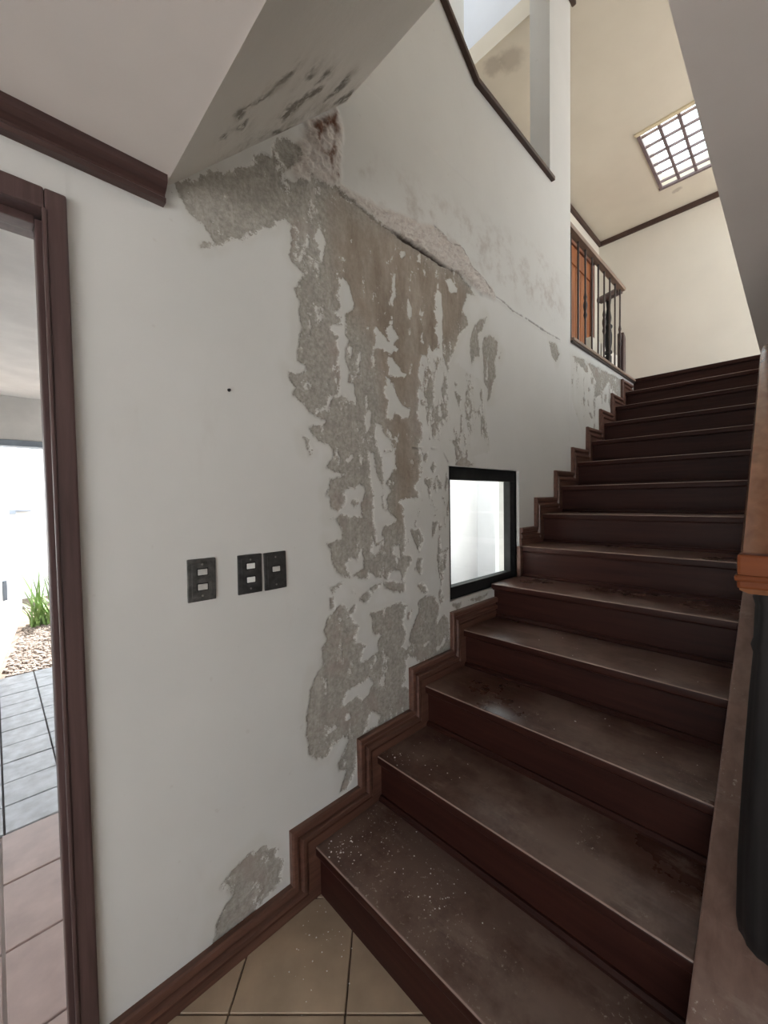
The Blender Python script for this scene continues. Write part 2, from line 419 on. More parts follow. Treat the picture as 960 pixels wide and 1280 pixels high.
# ------------------------------------------------------------------ outlines of the damage, in millimetres on the wall (x, z) or the soffit (along slope, y)
PEEL_POS = [[[351,2129],[359,2143],[389,2167],[423,2183],[430,2198],[448,2211],[454,2231],[474,2235],[500,2246],[517,2255],[539,2280],[577,2310],[586,2339],[611,2360],[638,2375],[652,2420],[699,2462],[699,2462],[728,2459],[742,2434],[731,2403],[692,2357],[687,2330],[730,2341],[750,2355],[775,2347],[781,2389],[807,2386],[840,2394],[891,2407],[908,2389],[956,2394],[1020,2387],[1087,2375],[1144,2375],[1115,2367],[1197,2378],[1268,2377],[1380,2376],[1502,2372],[1615,2385],[1648,2363],[1704,2351],[1738,2331],[1669,2317],[1652,2276],[1646,2243],[1629,2213],[1667,2199],[1689,2161],[1644,2142],[1611,2102],[1583,2051],[1535,1979],[1514,1913],[1489,1944],[1476,2024],[1451,2000],[1399,1982],[1382,2000],[1372,1946],[1384,1898],[1398,1878],[1308,1848],[1312,1827],[1298,1768],[1306,1725],[1296,1668],[1321,1643],[1325,1598],[1294,1556],[1310,1523],[1301,1466],[1308,1416],[1273,1387],[1298,1342],[1264,1331],[1215,1332],[1175,1321],[1202,1299],[1205,1256],[1205,1264],[1211,1188],[1214,1126],[1194,1101],[1245,1092],[1249,1074],[1213,1044],[1201,956],[1152,957],[1087,982],[1087,1008],[1143,993],[1187,992],[1183,1041],[1144,1053],[1097,1020],[1079,1035],[1052,1033],[1009,1064],[1001,1040],[959,1040],[944,1055],[889,1051],[853,1074],[839,1111],[830,1158],[813,1185],[841,1194],[885,1194],[879,1230],[857,1272],[829,1267],[829,1267],[852,1266],[881,1279],[930,1267],[981,1265],[975,1305],[990,1364],[984,1388],[951,1383],[907,1364],[895,1354],[903,1330],[888,1312],[870,1291],[832,1299],[836,1327],[820,1352],[831,1373],[838,1400],[884,1410],[897,1420],[879,1434],[856,1428],[827,1441],[837,1469],[857,1488],[852,1502],[835,1528],[791,1531],[770,1544],[753,1568],[771,1586],[808,1570],[820,1598],[788,1608],[751,1620],[742,1649],[722,1650],[695,1667],[708,1690],[684,1711],[680,1739],[719,1735],[752,1750],[745,1770],[718,1777],[721,1832],[733,1882],[724,1917],[727,1956],[721,1992],[709,2004],[744,2038],[745,2063],[713,2076],[695,2102],[712,2134],[701,2175],[699,2194],[681,2206],[651,2192],[643,2161],[643,2161],[610,2146],[571,2117],[554,2096],[518,2075],[491,2054],[468,2028],[453,2030],[435,2010],[423,2012],[432,2026],[454,2042],[437,2061],[430,2079],[400,2093],[387,2111],[368,2121],[351,2123]],[[817,917],[842,947],[872,959],[902,935],[916,901],[955,862],[934,836],[938,804],[986,785],[952,732],[993,732],[1046,746],[1042,776],[1074,804],[1021,824],[1018,879],[1010,900],[1113,904],[1180,911],[1210,885],[1188,834],[1212,773],[1186,731],[1227,720],[1228,762],[1249,799],[1293,847],[1283,885],[1333,911],[1407,890],[1431,841],[1418,790],[1417,760],[1467,803],[1510,754],[1509,660],[1514,590],[1288,583],[1273,406],[953,431],[932,384],[919,334],[886,283],[841,289],[864,325],[880,353],[850,374],[847,400],[874,423],[898,462],[876,496],[831,479],[802,457],[753,451],[728,491],[723,561],[718,613],[732,658],[736,707],[761,750],[796,779],[793,821],[790,826],[818,853],[802,886]],[[397,97],[415,157],[451,196],[424,250],[483,275],[552,285],[598,243],[597,218],[625,194],[616,134],[581,120],[541,105],[527,90],[454,92]],[[1700,2107],[1736,2181],[1784,2221],[1847,2253],[1809,2188],[1771,2145],[1782,2042],[1734,2031],[1710,1980],[1693,2041]],[[1807,2068],[1820,2145],[1885,2176],[1951,2159],[1964,2113],[1923,2040],[1935,1966],[1901,1918],[1880,1846],[1854,1834],[1861,1884],[1820,1923]],[[1957,2069],[1992,2116],[1977,2070]],[[1342,1781],[1388,1864],[1406,1845],[1414,1776],[1400,1733],[1377,1741]],[[1319,1749],[1345,1748],[1345,1725],[1323,1728]],[[1564,1828],[1617,1816],[1605,1745],[1584,1785]],[[1384,1662],[1412,1665],[1431,1632],[1411,1601],[1398,1640]],[[1549,1589],[1602,1575],[1602,1556],[1570,1566]],[[1580,1504],[1657,1534],[1668,1515],[1714,1501],[1702,1484],[1558,1484]],[[1332,1525],[1364,1533],[1354,1486],[1336,1497]],[[1381,1464],[1400,1488],[1418,1472],[1399,1441]],[[1343,1411],[1380,1418],[1398,1389],[1370,1377],[1352,1394]],[[1361,1377],[1379,1359],[1374,1330]],[[1470,1377],[1496,1445],[1510,1421],[1504,1365],[1484,1359]],[[1048,1405],[1073,1415],[1086,1374],[1100,1343],[1077,1292],[1071,1344]],[[1247,1200],[1300,1203],[1321,1159],[1298,1104],[1267,1149]],[[1270,1036],[1287,1076],[1319,1080],[1307,1002],[1291,1026]],[[1284,963],[1317,965],[1350,923],[1327,920]],[[958,966],[999,984],[1016,975],[998,949],[974,951]],[[923,1003],[950,995],[934,983]],[[1008,995],[1051,1007],[1069,1004],[1025,979]],[[826,1031],[881,1040],[837,1006]],[[822,992],[836,995],[846,946],[825,956]],[[917,931],[937,946],[929,923]],[[1219,862],[1261,875],[1229,825],[1214,835]],[[1390,1227],[1426,1225],[1389,1161]],[[731,1536],[747,1537],[766,1487],[753,1479],[741,1502]],[[931,1325],[957,1335],[956,1315],[943,1303]],[[2968,2326],[3197,2344],[3454,2347],[3769,2361],[4161,2382],[4133,2224],[4016,2213],[3903,2238],[3809,2247],[3770,2290],[3693,2242],[3595,2176],[3512,2122],[3421,2115],[3454,2230],[3376,2284],[3280,2325],[3157,2283],[3060,2305]],[[3157,2313],[3259,2320],[3290,2267],[3218,2259]],[[3344,2240],[3398,2235],[3387,2194],[3344,2201]],[[3512,2280],[3594,2313],[3668,2246],[3547,2184]],[[3280,2152],[3322,2144],[3291,2108]],[[3656,2170],[3719,2172],[3694,2094],[3657,2113]],[[3280,1970],[3344,1972],[3399,1932],[3345,1933]],[[3177,2052],[3228,2053],[3198,2026]],[[3770,2248],[3836,2175],[3811,2061],[3758,2120]],[[3388,2078],[3444,2071],[3410,2019]],[[1525,832],[1605,827],[1595,809],[1575,796],[1552,817]],[[1654,829],[1752,827],[1846,827],[1796,812],[1731,807],[1689,823]],[[2599,2325],[2697,2334],[2761,2282],[2697,2214],[2635,2242]]]
PEEL_NEG = [[[956,726],[969,772],[1003,794],[1046,777],[1037,747],[994,733]],[[1018,694],[1036,727],[1045,712],[1027,688]],[[875,611],[895,641],[958,650],[1000,661],[1017,630],[990,594],[965,584],[941,618],[909,599],[886,598]],[[889,557],[904,561],[908,541],[892,541]],[[796,518],[818,538],[847,547],[843,522],[810,518]],[[970,456],[988,493],[1006,524],[1058,498],[1039,459],[996,458]],[[1195,661],[1226,676],[1289,640],[1289,626],[1235,614],[1223,540],[1183,560],[1203,581],[1209,629]],[[1186,733],[1207,748],[1211,712]],[[1317,697],[1357,702],[1334,686]],[[1403,652],[1452,669],[1478,693],[1464,658],[1415,649]],[[792,2195],[812,2236],[835,2207],[825,2129],[814,2124],[815,2168],[805,2186]],[[775,2126],[803,2116],[795,2106]],[[855,2091],[875,2098],[854,2077]],[[895,2092],[907,2110],[937,2088],[948,2050],[960,2035],[947,2012],[922,1981],[918,1938],[914,1909],[929,1895],[913,1867],[918,1822],[930,1806],[923,1752],[923,1752],[953,1744],[958,1678],[927,1692],[891,1695],[844,1669],[832,1631],[788,1621],[783,1629],[822,1652],[833,1686],[880,1707],[887,1745],[887,1783],[876,1803],[883,1846],[872,1880],[884,1901],[856,1912],[845,1913],[874,1942],[897,1946],[892,1972],[869,1983],[893,1995],[888,2039]],[[932,1872],[944,1875],[937,1840],[928,1838]],[[979,1874],[988,1871],[973,1786],[967,1799]],[[1156,2217],[1178,2220],[1173,2135],[1157,2099],[1142,2099],[1158,2161]],[[1052,1902],[1064,1984],[1113,1957],[1135,1948],[1121,1985],[1151,2019],[1189,1977],[1165,1945],[1188,1930],[1141,1898],[1098,1903]],[[1126,1879],[1149,1889],[1194,1852],[1185,1824],[1132,1818]],[[1020,1972],[1030,1975],[1026,1961]],[[1511,2313],[1541,2339],[1593,2312],[1593,2291],[1540,2276]],[[1432,2233],[1451,2257],[1470,2240],[1479,2190],[1477,2054],[1485,1979],[1456,1972],[1447,2034],[1424,2063],[1439,2114],[1421,2137],[1436,2177]],[[1252,2150],[1271,2114],[1266,2074],[1246,2073]],[[1304,1853],[1327,1942],[1362,1939],[1379,1874],[1351,1823],[1316,1816]],[[1130,1885],[1163,1872],[1186,1845],[1241,1840],[1217,1827],[1147,1826]],[[1320,1995],[1334,2044],[1337,2000]],[[1207,2320],[1239,2335],[1239,2317],[1215,2304]],[[1056,1622],[1084,1615],[1091,1585],[1134,1559],[1148,1523],[1104,1520],[1082,1508],[1061,1532],[1048,1576]],[[1125,1801],[1150,1780],[1157,1745],[1167,1678],[1151,1644],[1107,1644],[1123,1713],[1094,1744]],[[1003,1655],[1030,1664],[1032,1604],[1015,1588],[999,1610]],[[1013,1513],[1040,1505],[1053,1455],[1066,1425],[1086,1374],[1084,1297],[1114,1291],[1158,1247],[1112,1223],[1041,1227],[1035,1298],[1043,1349],[1024,1394],[1022,1454]],[[1082,1508],[1156,1529],[1170,1450],[1139,1428],[1108,1390],[1137,1364],[1107,1333],[1121,1291],[1092,1292],[1086,1374],[1088,1436]],[[973,1510],[993,1512],[985,1462],[976,1471]],[[910,1473],[941,1494],[935,1474],[916,1468]],[[883,1578],[894,1547],[888,1541]],[[832,1740],[841,1746],[837,1718],[829,1719]],[[1124,1780],[1154,1791],[1206,1705],[1255,1706],[1246,1661],[1205,1662],[1159,1671],[1151,1644],[1107,1644],[1122,1703]],[[898,1103],[921,1119],[953,1109],[978,1155],[985,1080],[952,1060],[920,1052]],[[1029,1189],[1046,1155],[1082,1165],[1063,1128],[1036,1118],[1020,1133]],[[1146,1139],[1175,1143],[1184,1088],[1136,1107]],[[1040,1289],[1121,1287],[1158,1246],[1092,1220],[1082,1172],[1046,1162],[1047,1206]],[[807,2364],[815,2368],[812,2356]]]
RUST = [[[791,2559],[834,2603],[874,2637],[891,2664],[903,2660],[891,2630],[893,2591],[883,2550],[870,2480],[871,2428],[857,2421],[864,2459],[853,2484],[826,2482],[805,2491],[798,2525]],[[890,2478],[897,2433],[886,2445]]]
RUST_NEG = [[[827,2526],[862,2594],[873,2588],[869,2537],[848,2499],[826,2504]]]
DAMP = [[[919,2348],[1204,2366],[1583,2375],[1715,2316],[1578,2050],[1344,1923],[1238,1671],[1324,1411],[1182,1278],[1141,1533],[1063,1919],[947,2003],[880,2200]]]
FLAKE = [[[889,2406],[956,2393],[1053,2388],[1146,2371],[1252,2370],[1380,2373],[1498,2371],[1615,2383],[1681,2362],[1786,2356],[1924,2374],[1901,2411],[1809,2427],[1717,2451],[1670,2482],[1617,2509],[1524,2485],[1483,2506],[1415,2514],[1303,2473],[1207,2467],[1117,2442],[1014,2427],[939,2418],[903,2419]],[[692,2377],[733,2437],[776,2562],[823,2592],[891,2662],[911,2620],[900,2425],[835,2396],[786,2386],[764,2354],[725,2354]]]
CRACK = [[[891,2407],[908,2389],[956,2394],[1020,2387],[1087,2375],[1197,2378],[1197,2378],[1268,2377],[1380,2376],[1502,2372],[1605,2384],[1648,2363],[1704,2351]],[[1419,2514],[1485,2509],[1524,2485],[1607,2507],[1672,2484],[1705,2453],[1812,2435],[1862,2406],[1940,2385],[2023,2384],[2111,2369],[2302,2374],[2540,2369],[2762,2377]],[[1268,1545],[1355,1549],[1468,1549],[1487,1523],[1507,1500]]]
MOULD = [[[960,2540],[1209,2580],[1791,2695],[2638,2828],[2828,2529],[2205,2503],[1524,2503],[1117,2442]]]
SPECK = [[[1187,1553],[1337,1548],[1507,1517],[1515,894],[1324,840],[1176,1018]],[[1293,1945],[1576,1939],[1780,1903],[1851,1587],[1507,1506],[1285,1544]],[[2953,2310],[3454,2327],[4143,2328],[3874,1846],[3281,1697],[2982,2014]]]
SOFFIT_MOULD = [[[124,-187],[120,-211],[146,-220],[183,-226],[206,-240],[217,-258],[240,-272],[255,-295],[263,-276],[245,-256],[231,-235],[198,-216],[167,-201],[151,-176]],[[345,-248],[361,-262],[390,-227],[360,-232]],[[382,-94],[386,-137],[442,-157],[503,-163],[513,-142],[464,-123],[449,-91],[422,-58]],[[622,-67],[624,-129],[650,-163],[689,-118],[676,-84],[635,-72]],[[727,-19],[775,-45],[792,-55],[843,0],[786,2]],[[385,-24],[484,14],[538,21],[574,47],[487,31]],[[124,-122],[137,-120],[152,-95]],[[172,-139],[194,-151],[204,-117]],[[451,-192],[447,-237],[485,-223],[471,-194]]]

# ------------------------------------------------------------------ fields for the damaged plaster
def fbm(x, z, cell, octaves=4, gain=0.5, seed=0, sx=1.0, sz=1.0):
    out = np.zeros_like(x); amp = 1.0; tot = 0.0
    r = np.random.default_rng(seed)
    for o in range(octaves):
        g = r.random((256, 256))
        u = x * sx / cell * (2 ** o) + 17.3 * o; v = z * sz / cell * (2 ** o) + 5.1 * o
        iu = np.floor(u).astype(int); iv = np.floor(v).astype(int)
        fu = u - iu; fv = v - iv
        fu = fu * fu * (3 - 2 * fu); fv = fv * fv * (3 - 2 * fv)
        a = g[iu % 256, iv % 256]; b = g[(iu + 1) % 256, iv % 256]
        c = g[iu % 256, (iv + 1) % 256]; d = g[(iu + 1) % 256, (iv + 1) % 256]
        out += amp * ((a * (1 - fu) + b * fu) * (1 - fv) + (c * (1 - fu) + d * fu) * fv)
        tot += amp; amp *= gain
    return out / tot - 0.5

FAR = 0.08
def sdf(x, z, poly, margin=FAR):
    """signed distance (positive inside), clamped to -margin away from the polygon"""
    P = np.array(poly, float) / 1000.0
    res = np.full(x.shape, -margin)
    m = (x > P[:, 0].min() - margin) & (x < P[:, 0].max() + margin) & (z > P[:, 1].min() - margin) & (z < P[:, 1].max() + margin)
    if not m.any(): return res
    xs, zs = x[m], z[m]
    d2 = np.full(xs.shape, 1e9); ins = np.zeros(xs.shape, bool)
    n = len(P)
    for i in range(n):
        ax, az = P[i]; bx, bz = P[(i + 1) % n]
        ex, ez = bx - ax, bz - az
        L = ex * ex + ez * ez + 1e-12
        t = np.clip(((xs - ax) * ex + (zs - az) * ez) / L, 0, 1)
        d2 = np.minimum(d2, (xs - ax - t * ex) ** 2 + (zs - az - t * ez) ** 2)
        c = ((az > zs) != (bz > zs))
        if c.any():
            xi = ax + (zs - az) * ex / (ez if abs(ez) > 1e-12 else 1e-12)
            ins ^= c & (xs < xi)
    d = np.sqrt(d2)
    res[m] = np.maximum(np.where(ins, d, -d), -margin)
    return res

def line_dist(x, z, path):
    P = np.array(path, float) / 1000.0
    best = np.full(x.shape, 9.0); side = np.zeros(x.shape)
    for i in range(len(P) - 1):
        ax, az = P[i]; bx, bz = P[i + 1]
        ex, ez = bx - ax, bz - az
        t = np.clip(((x - ax) * ex + (z - az) * ez) / (ex * ex + ez * ez + 1e-12), 0, 1)
        d = np.hypot(x - ax - t * ex, z - az - t * ez)
        best = np.minimum(best, d)
    return best

def smooth01(v, a, b):
    t = np.clip((v - a) / (b - a), 0, 1)
    return t * t * (3 - 2 * t)

def wall_fields(x, z):
    peel = np.full(x.shape, -FAR)
    for p in PEEL_POS: peel = np.maximum(peel, sdf(x, z, p))
    for p in PEEL_NEG: peel = np.minimum(peel, -sdf(x, z, p))
    near = smooth01(peel, -0.03, -0.01)
    peel = peel + near * (fbm(x, z, 0.05, 5, 0.65, 3) * 0.026 + fbm(x, z, 0.02, 4, 0.65, 4) * 0.014)
    sk = np.full(x.shape, -FAR)
    for p in SPECK: sk = np.maximum(sk, sdf(x, z, p))
    drip = fbm(x, z, 0.045, 5, 0.62, 31, 1.0, 0.42)
    peel = np.maximum(peel, np.where(sk > -0.02, (drip - 0.17 + 1.2 * np.minimum(sk, 0)) * 0.06, -FAR))
    # specks of paint left inside the bare areas, upright drips
    specks = fbm(x, z, 0.035, 4, 0.6, 9, 1.0, 0.45)
    peel = np.where(peel > 0, np.minimum(peel, (0.235 - specks) * 0.05), peel)
    rust = np.full(x.shape, -FAR)
    for p in RUST: rust = np.maximum(rust, sdf(x, z, p))
    for p in RUST_NEG: rust = np.minimum(rust, -sdf(x, z, p))
    rust = smooth01(rust + fbm(x, z, 0.04, 4, 0.6, 5) * 0.03, -0.008, 0.012)
    damp = smooth01(sdf(x, z, DAMP[0], 0.2) + fbm(x, z, 0.12, 4, 0.6, 6, 1, 0.3) * 0.12, -0.10, 0.07)
    flake = np.full(x.shape, -FAR)
    for p in FLAKE: flake = np.maximum(flake, sdf(x, z, p))
    flake_d = flake
    flake = smooth01(flake + fbm(x, z, 0.04, 4, 0.6, 7) * 0.02, -0.02, 0.015)
    mould = smooth01(sdf(x, z, MOULD[0], 0.2), -0.12, 0.06)
    c0 = line_dist(x, z, CRACK[0]); c1 = line_dist(x, z, CRACK[1]); c2 = line_dist(x, z, CRACK[2])
    wob = fbm(x, z, 0.05, 4, 0.6, 8)
    wide = smooth01(x, 1.10, 1.25) * (1 - smooth01(x, 1.45, 1.62))
    w0 = 0.0025 + 0.0045 * wide
    crack = (1 - smooth01(c0 + wob * 0.012, w0 * 0.5, w0 * 1.3)) * (0.45 + 0.55 * wide)
    crack = np.maximum(crack, (1 - smooth01(c1 + wob * 0.015, 0.001, 0.005)) * 0.65)
    crack = np.maximum(crack, (1 - smooth01(c2 + wob * 0.008, 0.0005, 0.003)) * 0.5)
    # relief towards the room
    pm = smooth01(peel, -0.003, 0.003)
    h = -0.0035 * pm
    h += pm * fbm(x, z, 0.03, 4, 0.6, 12) * 0.004
    h += (1 - pm) * fbm(x, z, 0.5, 3, 0.5, 13) * 0.006
    h += flake * (0.005 + np.abs(fbm(x, z, 0.05, 5, 0.7, 14)) * 0.045)
    lip = np.exp(-(np.maximum(c1, 0) / 0.015) ** 2) * 0.004
    h += lip
    h -= crack * 0.012 * (0.4 + wide)
    return dict(peel=peel, rust=rust, damp=damp, flake=flake, mould=mould, crack=crack), h

def grid_patch(xs, zs, hole=None, keep=None):
    X, Z = np.meshgrid(xs, zs, indexing='ij')
    x = X.ravel(); z = Z.ravel()
    att, h = wall_fields(x, z)
    ex = np.minimum(x - xs[0], xs[-1] - x); ez = np.minimum(z - zs[0], zs[-1] - z)
    h = h * smooth01(np.minimum(ex, ez), 0.0, 0.012)
    if hole:
        hx0, hx1, hz0, hz1 = hole
        dx = np.maximum(np.maximum(hx0 - x, x - hx1), 0); dz = np.maximum(np.maximum(hz0 - z, z - hz1), 0)
        h = h * smooth01(np.hypot(dx, dz), 0.0, 0.012)
    nx, nz = len(xs), len(zs)
    i, j = np.meshgrid(np.arange(nx - 1), np.arange(nz - 1), indexing='ij')
    a = (i * nz + j).ravel()
    q = np.stack([a, a + nz, a + nz + 1, a + 1], 1)      # normal towards -y
    cx = (X[:-1, :-1] + X[1:, 1:]).ravel() / 2; cz = (Z[:-1, :-1] + Z[1:, 1:]).ravel() / 2
    ok = np.ones(len(q), bool)
    if hole: ok &= ~((cx > hx0) & (cx < hx1) & (cz > hz0) & (cz < hz1))
    if keep: ok &= keep(cx, cz)
    q = q[ok]
    used = np.zeros(len(x), bool); used[q.ravel()] = True
    remap = np.cumsum(used) - 1
    co = np.stack([x, WY - h, z], 1)[used]
    return co, remap[q], {k: v[used] for k, v in att.items()}

def spaced(breaks, step):
    out = [breaks[0]]
    for a, b in zip(breaks[:-1], breaks[1:]):
        n = max(1, int(round((b - a) / step)))
        out += list(np.linspace(a, b, n + 1)[1:])
    return np.array(out)

WIN = (1.512, 2.182, 0.848, 1.481)       # window opening in the long wall
XE = 2.94                                # where the full-height wall ends
def build_wall_left():
    cos, qs, atts = [], [], []
    def keep(cx, cz): return ~((cx < 0.33) & (cz > ZC + 0.03))
    for xs, zs, hole, kp in (
            (spaced([0.138, WIN[0], WIN[1], XE], 0.005), spaced([-0.02, WIN[2], WIN[3], 2.85], 0.005), WIN, keep),
            (spaced([XE, 4.50], 0.007), spaced([1.20, 2.418], 0.007), None, None)):
        co, q, at = grid_patch(xs, zs, hole, kp)
        base = sum(len(c) for c in cos)
        cos.append(co); qs.append(q + base); atts.append(at)
    co = np.concatenate(cos); q = np.concatenate(qs)
    at = {k: np.concatenate([a[k] for a in atts]) for k in atts[0]}
    nfine = len(co)
    m = MB()
    DX0, DZ1 = -0.80, 1.994
    m.box(RX0, WY, -0.02, DX0, WB, ZC + 0.3)                     # beyond the door
    m.box(DX0, WY, DZ1, 0.138, WB, ZC + 0.3)                     # over the door
    # upper part with the sloping parapet of the next flight
    m.prism_xz([(0.80, 2.85), (XE, 2.85), (XE, ZT), (2.61, ZT), (2.61, 3.345), (1.758, 3.345), (0.80, 3.98)], WY, WB)
    # core behind the thin face: everything 8 mm back so the damaged face stays in front
    yc = WY + 0.016
    m.box(0.138, yc, -0.02, WIN[0], WB, 2.85)
    m.box(WIN[1], yc, -0.02, XE, WB, 2.85)
    m.box(WIN[0], yc, -0.02, WIN[1], WB, WIN[2])
    m.box(WIN[0], yc, WIN[3], WIN[1], WB, 2.85)
    m.box(XE, yc, 0.0, XL, WB, 2.418)
    # rim of the window opening, end of the wall
    m.box(WIN[0] - 0.002, WY, WIN[2] - 0.002, WIN[0], yc + 0.01, WIN[3] + 0.002)
    m.box(WIN[1], WY, WIN[2] - 0.002, WIN[1] + 0.002, yc + 0.01, WIN[3] + 0.002)
    m.box(WIN[0], WY, WIN[3], WIN[1], yc + 0.01, WIN[3] + 0.002)
    m.box(WIN[0], WY, WIN[2] - 0.002, WIN[1], yc + 0.01, WIN[2])
    m.box(XE - 0.002, WY, 2.39, XE, yc + 0.01, 2.85)
    v2 = np.array(m.v); 
    nv = nfine + len(v2)
    me = bpy.data.meshes.new('wall_left')
    faces4 = [tuple(nfine + i for i in f) for f in m.f]
    loops = list(q.ravel()); starts = list(range(0, 4 * len(q), 4)); tot = 4 * len(q)
    for f in faces4:
        starts.append(tot); loops += f; tot += len(f)
    me.vertices.add(nv); me.vertices.foreach_set('co', np.concatenate([co, v2]).ravel().astype(np.float32))
    me.loops.add(tot); me.loops.foreach_set('vertex_index', np.array(loops, np.int32))
    me.polygons.add(len(starts)); me.polygons.foreach_set('loop_start', np.array(starts, np.int32))
    sm = np.zeros(len(starts), bool); sm[:len(q)] = True
    me.update(calc_edges=True)
    me.polygons.foreach_set('use_smooth', sm)
    me.validate()
    for k, a in at.items():
        A = me.attributes.new(k, 'FLOAT', 'POINT')
        full = np.full(nv, -FAR if k == 'peel' else 0.0, np.float32); full[:nfine] = a
        A.data.foreach_set('value', full)
    me.materials.append(M['wall'])
    o = bpy.data.objects.new('wall_left', me)
    COL.objects.link(o)
    return tag(o, 'long cream wall with peeling damp-stained plaster beside the stairs', 'wall', kind='structure')
wall_left = build_wall_left()

def struct(o, label, cat): return tag(o, label, cat, kind='structure')

M['upceil'] = upper_ceiling()
# ---- ground floor shell
f = MB().box(RX0 - 0.12, RY0 - 0.12, -0.12, XL + 0.12, 0.09, -0.008).build('floor', M['grout'])
floor = struct(f, 'beige ceramic tile floor laid diagonally at the foot of the stairs', 'floor')
TS = 0.304; G = 0.0065
def clip_poly(pts, a, b, c):          # keep a*x + b*y <= c
    out = []
    for i in range(len(pts)):
        p, q = pts[i], pts[(i + 1) % len(pts)]
        dp = a * p[0] + b * p[1] - c; dq = a * q[0] + b * q[1] - c
        if dp <= 0: out.append(p)
        if dp * dq < 0:
            t = dp / (dp - dq); out.append((p[0] + t * (q[0] - p[0]), p[1] + t * (q[1] - p[1])))
    return out
_tile_src = None
r2 = math.sqrt(2)
for a in range(-8, 9):
    for b in range(-8, 9):
        # joints: x - y = 0.482 + a*0.43,  x + y = 0.31 + b*0.43
        s0, s1 = 0.482 + a * 0.43 + G / 2, 0.482 + (a + 1) * 0.43 - G / 2
        t0, t1 = 0.31 + b * 0.43 + G / 2, 0.31 + (b + 1) * 0.43 - G / 2
        pts = [((s + t) / 2, (t - s) / 2) for s, t in ((s0, t0), (s1, t0), (s1, t1), (s0, t1))]
        cx = sum(p[0] for p in pts) / 4; cy = sum(p[1] for p in pts) / 4
        if cx < -1.0 or cx > 1.0 or cy < -1.7 or cy > 0.3 or (cx > 0.98 and cy > -1.1): continue
        full = max(p[1] for p in pts) < 0.08
        if full and _tile_src is not None:
            o = _tile_src.copy(); COL.objects.link(o)
            o.location = (cx, cy, 0)
        else:
            q = clip_poly(pts, 0, 1, 0.085)
            if len(q) < 3: continue
            loc = [(x - cx, y - cy) for x, y in q]
            o = MB().prism_xy(loc, -0.010, 0.0).build('tile', M['tile'], None, 0.0015, segs=1)
            o.location = (cx, cy, 0)
            if full: _tile_src = o
        o.parent = floor

lowc = MB()
lowc.box(RX0, RY0, ZC, 0.341, WY, ZL)
lowc.box(0.341, RY0, ZC, XL, -0.945, ZL)
struct(lowc.build('ceiling', M['ceiling']), 'low flat plaster ceiling over the hall beside the stairwell', 'ceiling')

# sloped soffit between the low ceiling and the stairwell
S0, S1 = (0.341, 2.126), (0.935, 2.722)
def build_soffit():
    slope_len = math.hypot(S1[0] - S0[0], S1[1] - S0[1])
    ns, ny = 150, 170
    s = np.linspace(0, slope_len, ns); y = np.linspace(-0.945, WY, ny)
    A, Y = np.meshgrid(s, y, indexing='ij'); sr = A.ravel(); yr = Y.ravel()
    m = np.full(sr.shape, -FAR)
    for p in SOFFIT_MOULD: m = np.maximum(m, sdf(sr, yr, p))
    mould = smooth01(m + fbm(sr, yr, 0.03, 4, 0.65, 21) * 0.035, -0.014, 0.008)
    halo = smooth01(m, -0.07, 0.0) * smooth01(sr, 0.05, 0.2)
    damp = smooth01(yr, -0.14, 0.0) * smooth01(sr, 0.1, 0.3)
    halo = np.maximum(halo, damp)
    h = halo * np.abs(fbm(sr, yr, 0.05, 4, 0.6, 22)) * 0.012
    e = np.minimum(np.minimum(sr, slope_len - sr), np.minimum(yr + 0.945, WY - yr)); h *= smooth01(e, 0, 0.02)
    ux, uz = (S1[0] - S0[0]) / slope_len, (S1[1] - S0[1]) / slope_len
    co = np.stack([S0[0] + sr * ux + h * uz, yr, S0[1] + sr * uz - h * ux], 1)
    i, j = np.meshgrid(np.arange(ns - 1), np.arange(ny - 1), indexing='ij'); a = (i * ny + j).ravel()
    q = np.stack([a, a + 1, a + ny + 1, a + ny], 1)
    n0 = len(co)
    mm = MB().prism_xz([(S0[0], S0[1] + 0.004), (S1[0], S1[1] + 0.004), (S1[0], ZT), (0.815, ZT), (0.70, 2.78), (S0[0], 2.78)], -0.945, WY + 0.03)
    mm.box(0.815, -2.6, ZL, S1[0], -0.945, ZT)
    me = bpy.data.meshes.new('soffit')
    me.from_pydata([tuple(c) for c in co] + mm.v, [], [tuple(f) for f in q] + [tuple(n0 + k for k in f) for f in mm.f])
    for k, v in (('mould', mould), ('halo', halo)):
        At = me.attributes.new(k, 'FLOAT', 'POINT'); full = np.zeros(len(me.vertices), np.float32); full[:n0] = v
        At.data.foreach_set('value', full)
    sm = np.zeros(len(me.polygons), bool); sm[:len(q)] = True; me.polygons.foreach_set('use_smooth', sm)
    me.materials.append(M['soffit'])
    o = bpy.data.objects.new('soffit', me); COL.objects.link(o)
    return struct(o, 'sloping grey soffit with dark mould streaks above the peeling wall', 'soffit')
build_soffit()

# room behind the viewer: back wall with a wide window, side wall with a terrace door
def wall_with_hole(name, mat, axis, at0, at1, u0, u1, z0, z1, holes, label):
    """axis 'y': wall in the plane y, u = x.  axis 'x': u = y. one hole list of (u0,u1,z0,z1)"""
    m = MB()
    def add(a, b, c, d):
        if b - a < 1e-6 or d - c < 1e-6: return
        if axis == 'y': m.box(a, at0, c, b, at1, d)
        else: m.box(at0, a, c, at1, b, d)
    cur = u0
    for (h0, h1, k0, k1) in sorted(holes):
        add(cur, h0, z0, z1); add(h0, h1, z0, k0); add(h0, h1, k1, z1); cur = h1
    add(cur, u1, z0, z1)
    return struct(m.build(name, mat), label, 'wall')
BW = (-2.4, -1.9, 0.15, 1.5)
SW = (-3.6, -0.8, 0.0, 1.75)
wall_with_hole('wall_back', M['roomwall'], 'y', RY0 - 0.12, RY0, RX0 - 0.12, XL, -0.02, ZL, [BW], 'plain wall behind the viewer with a wide window')
